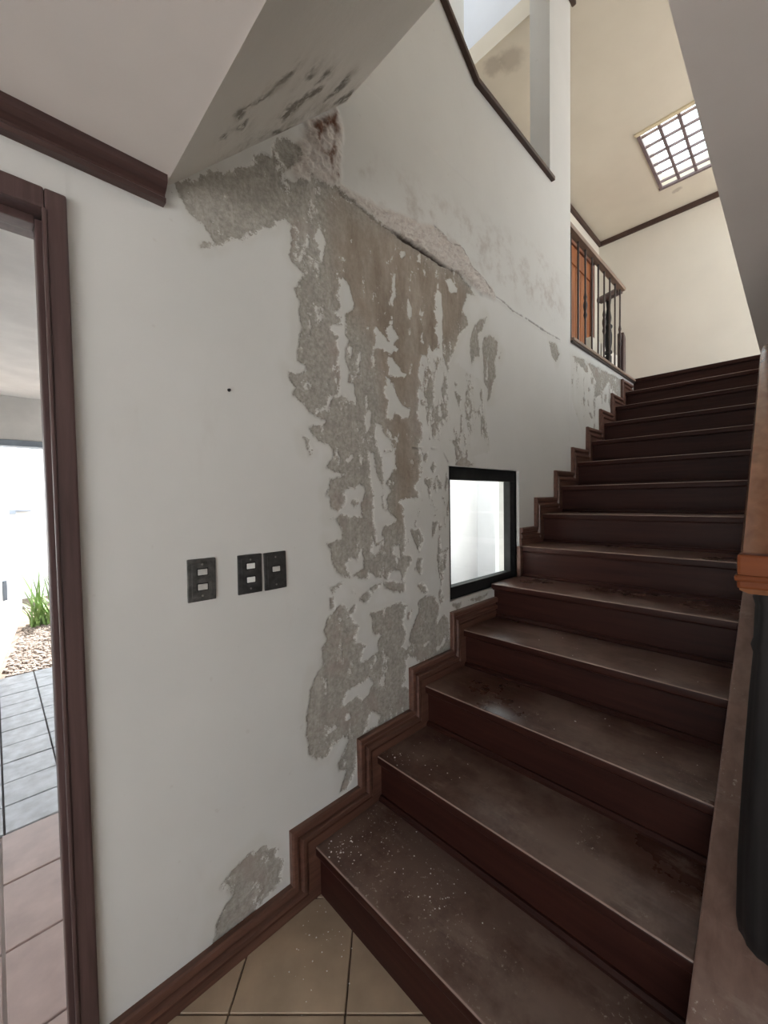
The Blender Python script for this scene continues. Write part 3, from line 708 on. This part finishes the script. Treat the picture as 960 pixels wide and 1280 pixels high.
wall_with_hole('wall_front', M['roomwall'], 'x', RX0 - 0.12, RX0, RY0, WB, -0.02, ZL, [SW], 'plain side wall with a wide terrace opening')
struct(MB().box(-0.15, -2.02, -0.02, XL, -1.90, ZC).build('wall_light_block', M['roomwall']), 'plain unseen wall added to block daylight beside the stairs', 'wall')  # out of view, added to keep daylight off the ceiling at the right
portal('daylight_portal', (-2.15, RY0 - 0.06, 0.825), (0, 1, 0), 0.5, 1.35)
portal('daylight_portal', (RX0 - 0.06, -2.2, 0.875), (1, 0, 0), 2.8, 1.75)
portal('daylight_portal', (-0.35, WB + 0.02, 1.0), (0, -1, 0), 0.9, 1.98)
portal('daylight_portal', ((WIN[0] + WIN[1]) / 2, WB + 0.01, (WIN[2] + WIN[3]) / 2), (0, -1, 0), WIN[1] - WIN[0], WIN[3] - WIN[2])

# upper storey
UW = (3.2, 5.95, 2.55, 4.65)
wall_with_hole('wall_right', M['paint'], 'y', -2.72, -2.6, 0.815, XL, ZL, ZT, [UW], 'upper side wall with a window lighting the landing')
portal('daylight_portal', (4.575, -2.66, 3.60), (0, 1, 0), 2.75, 2.10)
struct(MB().box(XL, RY0, -0.02, XL + 0.12, YH + 0.12, ZT + 0.15).build('wall_end', M['paint']), 'tall cream wall at the top of the stairs below the skylight', 'wall')
hw = MB().box(0.70, YH, 2.1, XL, YH + 0.12, ZT + 0.15)
hw.box(0.70, YH, ZT + 0.15, 2.96, YH + 0.12, 6.4)
struct(hw.build('wall_hall', M['paint']), 'cream wall behind the landing railing holding the orange door', 'wall')
SKX0, SKX1, SKY0, SKY1 = 4.50, 5.46, -0.64, -0.012
uc = MB()
uc.box(0.70, -2.72, ZT, XL, SKY0, ZT + 0.15)
uc.box(0.70, SKY0, ZT, SKX0, SKY1, ZT + 0.15); uc.box(SKX1, SKY0, ZT, XL, SKY1, ZT + 0.15)
uc.box(0.70, SKY1, ZT, XL, WB, ZT + 0.15)
uc.box(2.84, WB, ZT, XL, YH, ZT + 0.15)
struct(uc.build('ceiling_upper', M['upceil']), 'high warm-toned stairwell ceiling pierced by the barred skylight', 'ceiling')
portal('daylight_portal', ((SKX0 + SKX1) / 2, (SKY0 + SKY1) / 2, ZT + 0.16), (0, 0, -1), SKX1 - SKX0, SKY1 - SKY0)
# light shaft over the next flight, seen through the opening above the wall
sh = MB()
sh.box(2.84, WB, ZT + 0.15, 2.96, YH, 6.4)
sh.box(0.70, WB, 2.1, 0.815, YH, 6.4)
sh.box(0.815, 0.03, ZT + 0.15, 2.96, WB, 6.4)
sh.box(0.70, 0.03, 6.4, 1.2, YH + 0.12, 6.5); sh.box(2.2, 0.03, 6.4, 2.96, YH + 0.12, 6.5)
struct(sh.build('wall_shaft', M['bluewhite']), 'bluish white light shaft wall seen through the upper opening', 'wall')
portal('daylight_portal', (1.7, 0.48, 6.45), (0, 0, -1), 1.0, 0.66)
struct(MB().box(0.815, WB, 2.1, XL, YH, ZL).box(4.51, -0.945, 2.30, XL, WB, ZL - 0.002).build('floor_landing', M['skirt']), 'dark floor of the upper landing', 'floor')

struct(MB().box(-14, -14, -0.30, 14, 16, -0.14).build('ground_outside', M['concrete']), 'pale paved ground around the house', 'ground')

# ------------------------------------------------------------------ mouldings swept in the wall plane
# profile: (share of the width from the outer edge, distance in front of the wall)
PROF = [(0.0, 0.0), (0.0, 0.016), (0.05, 0.021), (0.20, 0.022), (0.25, 0.017), (0.28, 0.009), (0.38, 0.009), (0.41, 0.015),
        (0.44, 0.020), (0.56, 0.020), (0.60, 0.014), (0.63, 0.008), (0.70, 0.008), (0.72, 0.013), (1.24, 0.014), (1.24, 0.0)]
SKW, SKH = 0.09, 0.102
def moulding(name, A, B, parent, mat, mitre_a=True, mitre_b=True, yw=WY, width=(SKW, SKH)):
    """a straight piece of moulding from A to B (x, z of the outer edge); offset grows to +x and -z"""
    m = MB(); n = len(PROF)
    horizontal = abs(A[1] - B[1]) < 1e-6
    for pt, mit in ((A, mitre_a), (B, mitre_b)):
        for o, d in PROF:
            dx, dz = width[0] * o, -width[1] * o
            if not mit:
                if horizontal: dx = 0
                else: dz = 0
            m.v.append((pt[0] + dx, yw - d, pt[1] + dz))
    for i in range(n):
        j = (i + 1) % n
        m.f.append((i, j, n + j, n + i))
    m.f.append(tuple(range(n))); m.f.append(tuple(n + i for i in reversed(range(n))))
    return m.build(name, mat, parent)

bb = moulding('baseboard_left', (0.139, SKH), (X1 - SKW, SKH), None, M['skirt'], mitre_a=False)
struct(bb, 'dark moulded wooden baseboard along the foot of the cream wall', 'baseboard')

# ------------------------------------------------------------------ staircase
stairs = empty('staircase', (X1, -0.48, 0))
tag(stairs, 'dark wooden staircase climbing along the peeling wall with dusty treads', 'staircase')
for k in range(1, NSTEP + 1):
    x, z = nose(k)
    # riser with the thin moulding at its foot
    y1 = WY if k in (5,) else 0.012
    box('riser', M['riser'], x + 0.018, YS, z - RISE, x + 0.036, y1, z - 0.03, stairs)
    if k > 1:
        MB().prism_xz([(x + 0.002, z - RISE), (x + 0.019, z - RISE), (x + 0.019, z - RISE + 0.018), (x + 0.010, z - RISE + 0.018), (x + 0.002, z - RISE + 0.009)], YS, 0.004).build('riser_moulding', M['riser'], stairs)
    if k < NSTEP:
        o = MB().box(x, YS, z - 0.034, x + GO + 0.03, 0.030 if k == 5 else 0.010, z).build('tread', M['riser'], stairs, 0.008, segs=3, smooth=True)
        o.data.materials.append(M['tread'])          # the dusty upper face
        o.data.materials.append(M['arris'])          # the nosing edge, its glossy highlight painted in as paler wood
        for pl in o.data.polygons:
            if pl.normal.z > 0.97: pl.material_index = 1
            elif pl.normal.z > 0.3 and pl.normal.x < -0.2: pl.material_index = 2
    else:
        box('landing_nosing', M['riser'], x, YS, z - 0.034, x + 0.06, 0.010, z, stairs, 0.006)
pts = []
for k in range(1, NSTEP):
    x, z = nose(k)
    A = (x - SKW, z - RISE + SKH); B = (x - SKW, z + SKH); C = (x + GO - SKW, z + SKH)
    if k == 13: C = (x + 0.22, z + SKH)
    if k == 5: continue
    if k == 6:
        moulding('skirting_board', (2.186, z + SKH), C, stairs, M['skirt'], mitre_a=False)
        box('skirting_end_strip', M['skirt'], 2.150, -0.002, z - RISE, 2.186, WY, z - 0.002, stairs, 0.002)
        continue
    moulding('skirting_board', A, B, stairs, M['skirt'])
    if k == 4: moulding('skirting_board', B, (1.902, z + SKH), stairs, M['skirt'], mitre_b=False)
    else: moulding('skirting_board', B, C, stairs, M['skirt'], mitre_b=(k != 13))
# closed string on the open side with its sloping cap
SL = RISE / GO
def nl(x): return RISE + SL * (x - X1)
CX0, CX1 = 0.60, 3.86
MB().prism_xz([(CX0 + 0.03, 0.0), (CX1, 0.0), (CX1, nl(CX1) - 0.03), (CX0 + 0.03, nl(CX0 + 0.03) - 0.03)], -0.972, -1.155).build('stringer', M['riser'], stairs)
MB().prism_xz([(CX0, nl(CX0) - 0.036), (CX1, nl(CX1) - 0.036), (CX1, nl(CX1) + 0.002), (CX0, nl(CX0) + 0.002)], YS + 0.004, -1.175).build('stringer_cap', M['cap'], stairs, 0.005)

# ------------------------------------------------------------------ rail beside the first steps
rail = empty('stair_railing', (1.1, -1.075, nl(1.1)))
tag(rail, 'varnished brown handrail on a black newel at the right edge of the stairs', 'railing')
def ry(x): return -1.077 + 0.026 * (x - 0.79)
path = [(0.80, ry(0.80), 1.206)]
for x in np.linspace(0.9, 1.66, 9): path.append((x, ry(x), 1.206 + 0.612 * (x - 0.80)))
zc = path[-1][2]
for i in range(1, 9):
    a = i / 8.0
    path.append((1.66 + 0.20 * a, ry(1.66) , zc + 0.612 * 0.20 * (a - 0.5 * a * a)))
path.append((2.0, ry(1.66), path[-1][2] + 0.002))
W2 = 0.036
sec = [(-W2, -0.024), (-W2, 0.008), (-W2 * 0.9, 0.018), (-W2 * 0.55, 0.022), (0, 0.023), (W2 * 0.55, 0.022), (W2 * 0.9, 0.018), (W2, 0.008), (W2, -0.024), (W2 * 0.7, -0.030), (-W2 * 0.7, -0.030)]
MB().sweep(path, sec, (0, -1, 0)).build('handrail', M['rail'], rail, smooth=True)
e0 = Vector((0.80, ry(0.80), 1.206))
def endcap(name, x0, x1, w, zlo, zhi):
    return MB().box(x0, e0.y - w, zlo, x1, e0.y + w, zhi).build(name, M['railend'], rail, 0.004)
endcap('rail_end_block', 0.782, 0.812, 0.037, 1.192, 1.243)
endcap('rail_end_moulding', 0.778, 0.806, 0.040, 1.203, 1.213)
zb = nl(1.115)
nz = MB().lathe([(0.030, zb - 0.03), (0.054, zb + 0.0), (0.058, zb + 0.03), (0.057, zb + 0.16), (0.052, zb + 0.30), (0.047, zb + 0.42), (0.042, zb + 0.52), (0.037, zb + 0.60),
                 (0.041, zb + 0.615), (0.037, zb + 0.63), (0.035, zb + 0.70), (0.039, zb + 0.715), (0.034, zb + 0.73), (0.032, zb + 0.80), (0.030, 1.40)], 1.115, -1.078, 32, 0.07)
nz.build('newel_post', M['newel'], rail, smooth=True)
for x in (1.42, 1.71):
    z0 = nl(x)
    MB().lathe([(0.02, z0 - 0.02), (0.022, z0 + 0.15), (0.014, z0 + 0.3), (0.018, z0 + 0.5), (0.013, z0 + 0.7), (0.013, z0 + 1.005)], x, -1.088, 12).build('baluster', M['newel'], rail, smooth=True)
box('end_post', M['newel'], 1.985, -1.12, nl(1.985) - 0.02, 2.06, -1.045, ZC, rail, 0.004)

# ------------------------------------------------------------------ landing railing
lr = empty('landing_railing', (3.7, 0.08, ZL))
tag(lr, 'landing railing of thin dark rods under a pale brown handrail', 'railing')
MB().prism_xz([(XE, 2.418), (4.50, 2.418), (4.50, 2.44), (XE, 2.44)], -0.006, WB).build('base_ledge', M['toprail'], lr, 0.006)
box('base_ledge_bead', M['rod'], XE, 0.002, 2.408, 4.50, WY + 0.002, 2.420, lr, 0.003)
RZ = 3.275
MB().sweep([(XE, 0.075, RZ), (4.34, 0.075, RZ)], [(-0.024, -0.018), (-0.029, 0.0), (-0.025, 0.014), (-0.012, 0.020), (0.012, 0.020), (0.025, 0.014), (0.029, 0.0), (0.024, -0.018)], (0, -1, 0)).build('handrail', M['toprail'], lr, smooth=True)
rod0 = None
for i in range(9):
    x = 3.10 + i * 0.1475
    r = MB().lathe([(0.0075, 2.43), (0.0075, RZ - 0.02)], x, 0.08, 8).build('baluster', M['rod'], lr, smooth=True)
    if i % 3 == 2:
        MB().lathe([(0.008, 2.725), (0.015, 2.75), (0.009, 2.78), (0.016, 2.815), (0.016, 2.835), (0.009, 2.865), (0.014, 2.89), (0.008, 2.925)], x, 0.08, 12).build('baluster_knuckle', M['rod'], r, smooth=True)
MB().prism_xz([(4.29, 2.44), (4.36, 2.44), (4.36, 2.81), (4.34, 2.84), (4.29, 2.86)], 0.05, 0.105).build('end_post', M['frame'], lr, 0.006)
# the short return at the end
MB().sweep([(4.36, 0.10, RZ + 0.015), (4.44, 0.31, RZ + 0.015)], [(-0.034, -0.028), (-0.038, 0.0), (-0.030, 0.02), (0.030, 0.02), (0.038, 0.0), (0.034, -0.028)], (1, 0, 0)).build('return_handrail', M['frame'], lr)
pr = [(0.028, 2.45), (0.030, 2.60), (0.030, 2.72), (0.020, 2.735), (0.036, 2.75), (0.036, 2.765), (0.024, 2.785), (0.033, 2.85), (0.034, 2.93), (0.026, 2.985), (0.037, 3.005), (0.037, 3.02), (0.022, 3.04), (0.028, 3.10), (0.016, 3.19), (0.024, RZ)]
MB().lathe(pr, 4.47, 0.235, 16).build('turned_newel', M['newel'], lr, smooth=True)

kb = struct(box('wall_kerb', M['paint'], 4.20, 0.30, ZL, 5.2, 0.36, 2.87), 'low pale kerb wall on the landing behind the rods', 'wall')

# ------------------------------------------------------------------ trims
def crown(name, x0, y0, x1, y1, z0, z1, label, mat='trim'):
    return struct(box(name, M[mat], x0, y0, z0, x1, y1, z1, None, 0.008), label, 'trim')
crown('trim_1', XL - 0.03, -2.6, XL, YH, 4.68, ZT, 'thin dark crown trim across the tall end wall')
crown('trim_2', 2.96, YH - 0.03, XL, YH, 4.68, ZT, 'thin dark crown trim above the orange door')
crown('trim_3', 2.62, WY - 0.03, XE + 0.03, WY, 4.68, ZT, 'dark crown trim at the top of the wall end')
# parapet cap of the upper opening
pc = empty('trim_4', (1.758, 0.08, 3.35))
struct(pc, 'dark sloping and level parapet cap along the upper opening', 'trim')
box('parapet_cap', M['trim'], 1.752, -0.004, 3.340, 2.635, WB + 0.01, 3.364, pc, 0.004)
MB().prism_xz([(0.93, 3.872), (1.756, 3.340), (1.762, 3.364), (0.93, 3.900)], -0.004, WB + 0.01).build('parapet_cap', M['trim'], pc, 0.004)

# cornice over the door
cp = [(0, 0), (0.022, 0), (0.024, 0.010), (0.017, 0.016), (0.017, 0.022), (0.030, 0.030), (0.040, 0.040), (0.040, 0.058), (0, 0.058)]
m = MB(); n = len(cp)
for x in (RX0, 0.334):
    for d, z in cp: m.v.append((x, WY - d, ZC - 0.058 + z))
for i in range(n):
    j = (i + 1) % n; m.f.append((i, j, n + j, n + i))
m.f.append(tuple(range(n))); m.f.append(tuple(n + i for i in reversed(range(n))))
struct(m.build('trim_5', M['cornice']), 'dark moulded cornice ending above the doorway', 'trim')

# ------------------------------------------------------------------ doorway on the left
d1 = empty('door_1', (-0.33, 0.07, 0))
struct(d1, 'dark wooden door frame standing open to the patio', 'door')
for sx, x in ((1, 0.138), (-1, -0.80)):
    box('jamb', M['frame'], x - sx * 0.038, WY - 0.016, 0.0, x, WB + 0.005, 1.994, d1, 0.005)
    box('stop', M['frame'], x - sx * 0.052, 0.045, 0.0, x - sx * 0.038, 0.085, 1.944, d1, 0.003)
    box('jamb_bead', M['frame'], x - sx * 0.043, WY - 0.02, 0.0, x - sx * 0.036, WY - 0.008, 1.95, d1, 0.002)
box('head', M['frame'], -0.80 + 0.038, WY - 0.016, 1.950, 0.100, WB + 0.005, 1.994, d1, 0.005)
box('head_stop', M['frame'], -0.80 + 0.052, 0.045, 1.932, 0.086, 0.085, 1.950, d1, 0.003)

# ------------------------------------------------------------------ orange door on the landing
d2 = empty('door_2', (5.2, YH - 0.02, ZL))
struct(d2, 'orange varnished wooden door on the landing behind the rods', 'door')
box('jamb', M['orange_frame'], 5.56, YH - 0.05, ZL, 5.69, YH, 4.36, d2, 0.006)
box('jamb', M['orange_frame'], 4.66, YH - 0.05, ZL, 4.76, YH, 4.36, d2, 0.006)
box('head', M['orange_frame'], 4.66, YH - 0.05, 4.28, 5.69, YH, 4.36, d2, 0.006)
leaf = box('door_leaf', M['orange'], 4.76, YH - 0.022, ZL, 5.56, YH - 0.002, 4.28, d2)
for i in range(5):
    box('door_board', M['orange'], 4.765 + i * 0.159, YH - 0.034, ZL + 0.01, 4.765 + i * 0.159 + 0.152, YH - 0.021, 4.05, d2, 0.004)
box('door_rail', M['orange'], 4.765, YH - 0.036, 4.07, 5.555, YH - 0.021, 4.27, d2, 0.004)

# ------------------------------------------------------------------ window beside the steps
w1 = empty('window_1', ((WIN[0] + WIN[1]) / 2, 0.07, WIN[2]))
struct(w1, 'small black framed window set into the wall beside the fifth step', 'window')
wy0, wy1 = 0.042, 0.085
box('frame_head', M['black'], WIN[0], wy0, WIN[3] - 0.062, WIN[1], wy1, WIN[3], w1, 0.003)
box('frame_sill', M['black'], WIN[0], wy0, WIN[2], WIN[1], wy1, WIN[2] + 0.058, w1, 0.003)
box('frame_stile', M['black'], WIN[0], wy0, WIN[2] + 0.058, WIN[0] + 0.04, wy1, WIN[3] - 0.062, w1, 0.003)
box('frame_stile', M['black'], WIN[1] - 0.062, wy0, WIN[2] + 0.058, WIN[1], wy1, WIN[3] - 0.062, w1, 0.003)
box('pane', M['glass'], WIN[0] + 0.04, 0.062, WIN[2] + 0.058, WIN[1] - 0.062, 0.066, WIN[3] - 0.062, w1)

# ------------------------------------------------------------------ skylight
sk = empty('window_2', ((SKX0 + SKX1) / 2, (SKY0 + SKY1) / 2, ZT))
struct(sk, 'barred skylight glowing in the high stairwell ceiling', 'window')
fr = MB()
fz0, fz1 = ZT - 0.012, ZT + 0.012
for nm, mt, a in (('frame_edge', 'gold', (SKX0 - 0.03, SKY0 - 0.03, SKX0 + 0.012, SKY1 + 0.03)), ('frame_edge', 'greybar', (SKX1 - 0.012, SKY0 - 0.03, SKX1 + 0.02, SKY1 + 0.03)),
                  ('frame_edge', 'greybar', (SKX0 + 0.012, SKY1 - 0.008, SKX1 - 0.012, SKY1 + 0.02)), ('frame_edge', 'greybar', (SKX0 + 0.012, SKY0 - 0.02, SKX1 - 0.012, SKY0 + 0.008))):
    box(nm, M[mt], a[0], a[1], fz0, a[2], a[3], fz1, sk, 0.003)
for i in range(3):
    y = -0.165 - 0.150 * i
    box('bar', M['greybar'], SKX0, y - 0.012, ZT + 0.004, SKX1, y + 0.012, ZT + 0.030, sk, 0.002)
for i in range(6):
    x = SKX0 + 0.075 + 0.157 * i
    box('cross_bar', M['greybar'], x - 0.0065, SKY0, ZT - 0.002, x + 0.0065, SKY1, ZT + 0.022, sk, 0.002)
box('pane', M['glass'], SKX0, SKY0, ZT + 0.10, SKX1, SKY1, ZT + 0.106, sk)

# ------------------------------------------------------------------ switch plates
def switch(x0, z0, rockers, pm, rm, label, tilt=0.0):
    w, h = 0.0735, 0.1145
    e = empty('light_switch', (x0 + w / 2, WY, z0 + h / 2))
    tag(e, label, 'light switch', 'switch plates on the cream wall')
    def b(name, mat, u0, v0, u1, v1, d0, d1, bev):
        o = MB().box(u0 - w / 2, -d1, v0 - h / 2, u1 - w / 2, -d0, v1 - h / 2).build(name, M[mat], None, bev)
        o.parent = e
        return o
    pl = b('plate', pm, 0, 0, w, h, -0.004, 0.005, 0.0022)
    b('plate_panel', pm, 0.010, 0.011, w - 0.010, h - 0.011, 0.004, 0.0066, 0.001)
    for v in rockers:
        b('rocker_surround', 'black', 0.0215, h * v - 0.0105, w - 0.0215, h * v + 0.0105, 0.0060, 0.0078, 0.001)
        b('rocker', rm, 0.0245, h * v - 0.0078, w - 0.0245, h * v + 0.0078, 0.007, 0.0105, 0.0012)
    for v in (0.13, 0.87):
        s = MB().lathe([(0.0028, 0), (0.0028, 0.0014), (0.0015, 0.002)], 0, 0, 10).build('screw', M['screw'], None)
        s.parent = e; s.rotation_euler = (math.pi / 2, 0, 0); s.location = (0, -0.006, h * v - h / 2)
    e.rotation_euler = (0, math.radians(tilt), 0)
    return e
switch(0.3625, 1.0645, (0.34, 0.69), 'plate_worn', 'rocker', 'worn black switch plate standing apart nearest the doorway', 0.6)
switch(0.4995, 1.0610, (0.36, 0.71), 'plate', 'rocker_white', 'black switch plate with two bright white rockers, left of the touching pair', 0.4)
switch(0.5815, 1.0600, (0.55,), 'plate', 'rocker', 'black switch plate with a single rocker, right of the touching pair', -0.6)

nl_ = MB().lathe([(0.004, 0), (0.005, 0.004), (0.003, 0.012)], 0, 0, 8).build('nail', M['black'])
nl_.location = (0.489, WY + 0.004, 1.645); nl_.rotation_euler = (math.pi / 2, 0, 0)
tag(nl_, 'small dark nail left in the bare cream wall above the switches', 'nail')

# ------------------------------------------------------------------ porch, patio and garden outside the door
pf = MB().box(-2.6, 0.095, -0.12, 1.25, 1.12, -0.010).build('floor_porch', M['porch_grout'])
struct(pf, 'pinkish tile floor of the porch just outside the door', 'floor')
def rect_tiles(parent, mat, x0, xs, nx, y0, ys, ny, gap, z):
    src = None
    for i in range(nx):
        for j in range(ny):
            cx, cy = x0 + (i + 0.5) * xs, y0 + (j + 0.5) * ys
            if src is None:
                src = MB().box(-xs / 2 + gap / 2, -ys / 2 + gap / 2, -0.012, xs / 2 - gap / 2, ys / 2 - gap / 2, 0).build('tile', mat, None, 0.002, segs=1)
                o = src
            else:
                o = src.copy(); COL.objects.link(o)
            o.location = (cx, cy, z + 0.0008 * math.sin(i * 7.1 + j * 3.7)); o.parent = parent
rect_tiles(pf, M['porch_tile'], -0.92, 0.30, 5, 0.232, 0.296, 3, 0.008, -0.001)
rect_tiles(pf, M['porch_tile'], -0.92, 0.30, 5, 0.098, 0.134, 1, 0.008, -0.001)
pt = MB().box(-2.6, 1.12, -0.12, 6.2, 3.15, -0.010).build('floor_patio', M['patio_grout'])
struct(pt, 'bluish terracotta tile floor of the patio leading to the garden', 'floor')
rect_tiles(pt, M['patio_tile'], -0.82, 0.203, 9, 1.122, 0.2025, 10, 0.007, -0.001)
struct(MB().box(-2.6, 0.155, 2.28, 1.25, 3.75, 2.45).build('ceiling_patio', M['concrete']), 'stained concrete ceiling over the patio', 'ceiling')
pb = empty('patio_beam', (0.3, 3.82, 1.86))
tag(pb, 'pale concrete beam with a blue grey lower edge across the patio', 'beam')
box('beam', M['concrete'], -2.6, 3.70, 1.90, 2.4, 3.85, 2.45, pb, 0.01)
box('beam_edge', M['bluegrey'], -2.6, 3.69, 1.845, 2.4, 3.86, 1.90, pb, 0.005)
struct(MB().box(1.25, 0.155, -0.12, 1.37, 3.7, 2.45).build('patio_light_block', M['white']), 'unseen white side wall added to dim the covered patio', 'wall')  # out of view, added so less daylight reaches the porch
struct(MB().box(-2.72, 0.155, -0.12, -2.6, 3.7, 2.45).build('patio_light_block_far', M['white']), 'unseen white far side wall added to dim the covered patio', 'wall')  # unseen too, added to shut off daylight from the other side
gb = struct(MB().box(-3, 3.15, -0.12, 6.2, 9.0, -0.015).build('ground_garden', M['soil']), 'brown garden soil beyond the patio', 'ground')

gw = MB()
gw.prism_xy([(-1.5, 3.40), (0.0, 3.43), (0.22, 5.35), (0.10, 5.40), (-0.12, 3.55), (-1.5, 3.52)], -0.02, 0.77)
gwo = gw.build('garden_wall', M['white'], None, 0.01)
tag(gwo, 'low white garden wall at the left beyond the patio', 'wall')
box_m = box('meter_box', M['bluegrey'], 0.035, 3.80, 0.48, 0.075, 3.95, 0.66, None, 0.006)
tag(box_m, 'small blue grey box fixed to the low garden wall', 'box')
bw = MB().box(-2.5, 6.6, -0.02, 3.5, 6.75, 2.1).build('boundary_wall', M['white'])
tag(bw, 'tall white boundary wall at the back of the garden', 'wall')
gl = empty('garden_lamp', (0.26, 6.6, 1.24))
tag(gl, 'small dark lamp on the white boundary wall in the garden', 'lamp')
box('lamp_arm', M['bluegrey'], 0.20, 6.52, 1.235, 0.40, 6.60, 1.255, gl, 0.003)
box('lamp_head', M['bluegrey'], 0.17, 6.48, 1.20, 0.24, 6.58, 1.26, gl, 0.01)

# gravel bed: pebbles nobody could count
gm = MB()
for i in range(2600):
    y = 3.16 + (random.random() ** 1.3) * 1.7; x = random.uniform(0.03 + max(0, y - 3.35) * 0.125, 1.3)
    s = random.uniform(0.010, 0.026); a = random.uniform(0, 6.28); h = s * random.uniform(0.5, 0.9)
    b = len(gm.v)
    for q in range(5):
        t = a + q * 1.2566
        gm.v.append((x + s * math.cos(t) * random.uniform(0.7, 1.2), y + s * math.sin(t) * random.uniform(0.7, 1.2), -0.012))
    for q in range(5):
        vx, vy, _ = gm.v[b + q]
        gm.v.append((x + (vx - x) * 0.55, y + (vy - y) * 0.55, -0.012 + h))
    for q in range(5):
        r_ = (q + 1) % 5
        gm.f.append((b + q, b + r_, b + 5 + r_, b + 5 + q))
    gm.f.append(tuple(b + 5 + q for q in range(5)))
tag(gm.build('gravel_bed', M['gravel']), 'brown and grey gravel strip between patio tiles and plants', 'gravel', kind='stuff')

def blade_mesh(L, bend, w):
    m = MB(); N = 6
    for i in range(N + 1):
        t = i / N
        x = bend * t * t; z = L * (t - 0.18 * bend / L * t * t)
        ww = w * (1 - t ** 2.2) + 0.0006
        m.v += [(x, -ww, z), (x + 0.002, ww, z)]
    for i in range(N):
        m.f.append((2 * i, 2 * i + 1, 2 * i + 3, 2 * i + 2))
    return m
def grass(cx, cy, n, H, label, seed):
    random.seed(seed)
    e = empty('ornamental_grass', (cx, cy, 0))
    tag(e, label, 'plant', 'grassy plants in the garden bed')
    kinds = [blade_mesh(H, H * 0.25, 0.010).build('blade', M['blade']), blade_mesh(H * 0.85, H * 0.5, 0.011).build('blade', M['blade']), blade_mesh(H * 0.65, H * 0.55, 0.010).build('blade', M['blade'])]
    for i in range(n):
        s = kinds[i % 3]
        o = s if i < 3 else s.copy()
        if i >= 3: COL.objects.link(o)
        o.parent = e
        o.location = (random.uniform(-0.10, 0.10), random.uniform(-0.10, 0.10), -0.015)
        o.rotation_euler = (random.uniform(-0.15, 0.15), random.uniform(-0.1, 0.2), random.uniform(0, 6.283))
        k = random.uniform(0.75, 1.1); o.scale = (k, k, k)
grass(0.36, 4.75, 60, 0.62, 'larger spiky green grass clump against the low garden wall', 3)
grass(0.60, 5.1, 40, 0.58, 'spiky green grass clump further right beside the door frame', 5)

# white wall seen through the small window
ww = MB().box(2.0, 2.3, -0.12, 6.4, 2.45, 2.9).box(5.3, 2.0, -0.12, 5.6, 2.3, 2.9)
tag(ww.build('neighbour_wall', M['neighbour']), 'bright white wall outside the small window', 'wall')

# crumbs of plaster fallen on the first steps and the floor
cm = MB()
random.seed(21)
for (cx, cy, cz, sx, sy, cnt) in ((0.80, -0.06, RISE, 0.035, 0.035, 60), (0.90, -0.10, RISE, 0.08, 0.08, 26), (0.90, -0.34, RISE, 0.04, 0.08, 40), (1.08, -0.07, 2 * RISE, 0.03, 0.04, 26), (1.22, -0.12, 2 * RISE, 0.07, 0.06, 10),
                                  (1.12, -0.25, 2 * RISE, 0.04, 0.05, 8), (0.67, -0.06, 0.0, 0.04, 0.06, 26), (0.60, -0.17, 0.0, 0.08, 0.09, 22), (1.45, -0.45, 3 * RISE, 0.1, 0.3, 16), (1.75, -0.5, 4 * RISE, 0.1, 0.3, 14)):
    for i in range(cnt):
        x = random.gauss(cx, sx); y = random.gauss(cy, sy)
        k = round(cz / RISE)
        lo = -9 if k == 0 else nose(k)[0] + 0.008; hi = X1 + 0.01 if k == 0 else nose(k + 1)[0] - 0.004
        if not (lo < x < hi and -0.93 < y < -0.006): continue
        s_ = random.uniform(0.0008, 0.0026) * (1.6 if random.random() < 0.08 else 1); a = random.uniform(0, 6.28); b = len(cm.v)
        for q in range(4):
            t_ = a + q * 1.5708; rr = s_ * random.uniform(0.7, 1.4)
            cm.v.append((x + rr * math.cos(t_), y + rr * math.sin(t_), cz + 0.0002))
        cm.v.append((x, y, cz + s_ * random.uniform(0.6, 1.1)))
        for q in range(4): cm.f.append((b + q, b + (q + 1) % 4, b + 4))
        cm.f.append((b + 3, b + 2, b + 1, b))
tag(cm.build('plaster_crumbs', M['white']), 'white plaster crumbs scattered on the lowest steps', 'debris', kind='stuff')
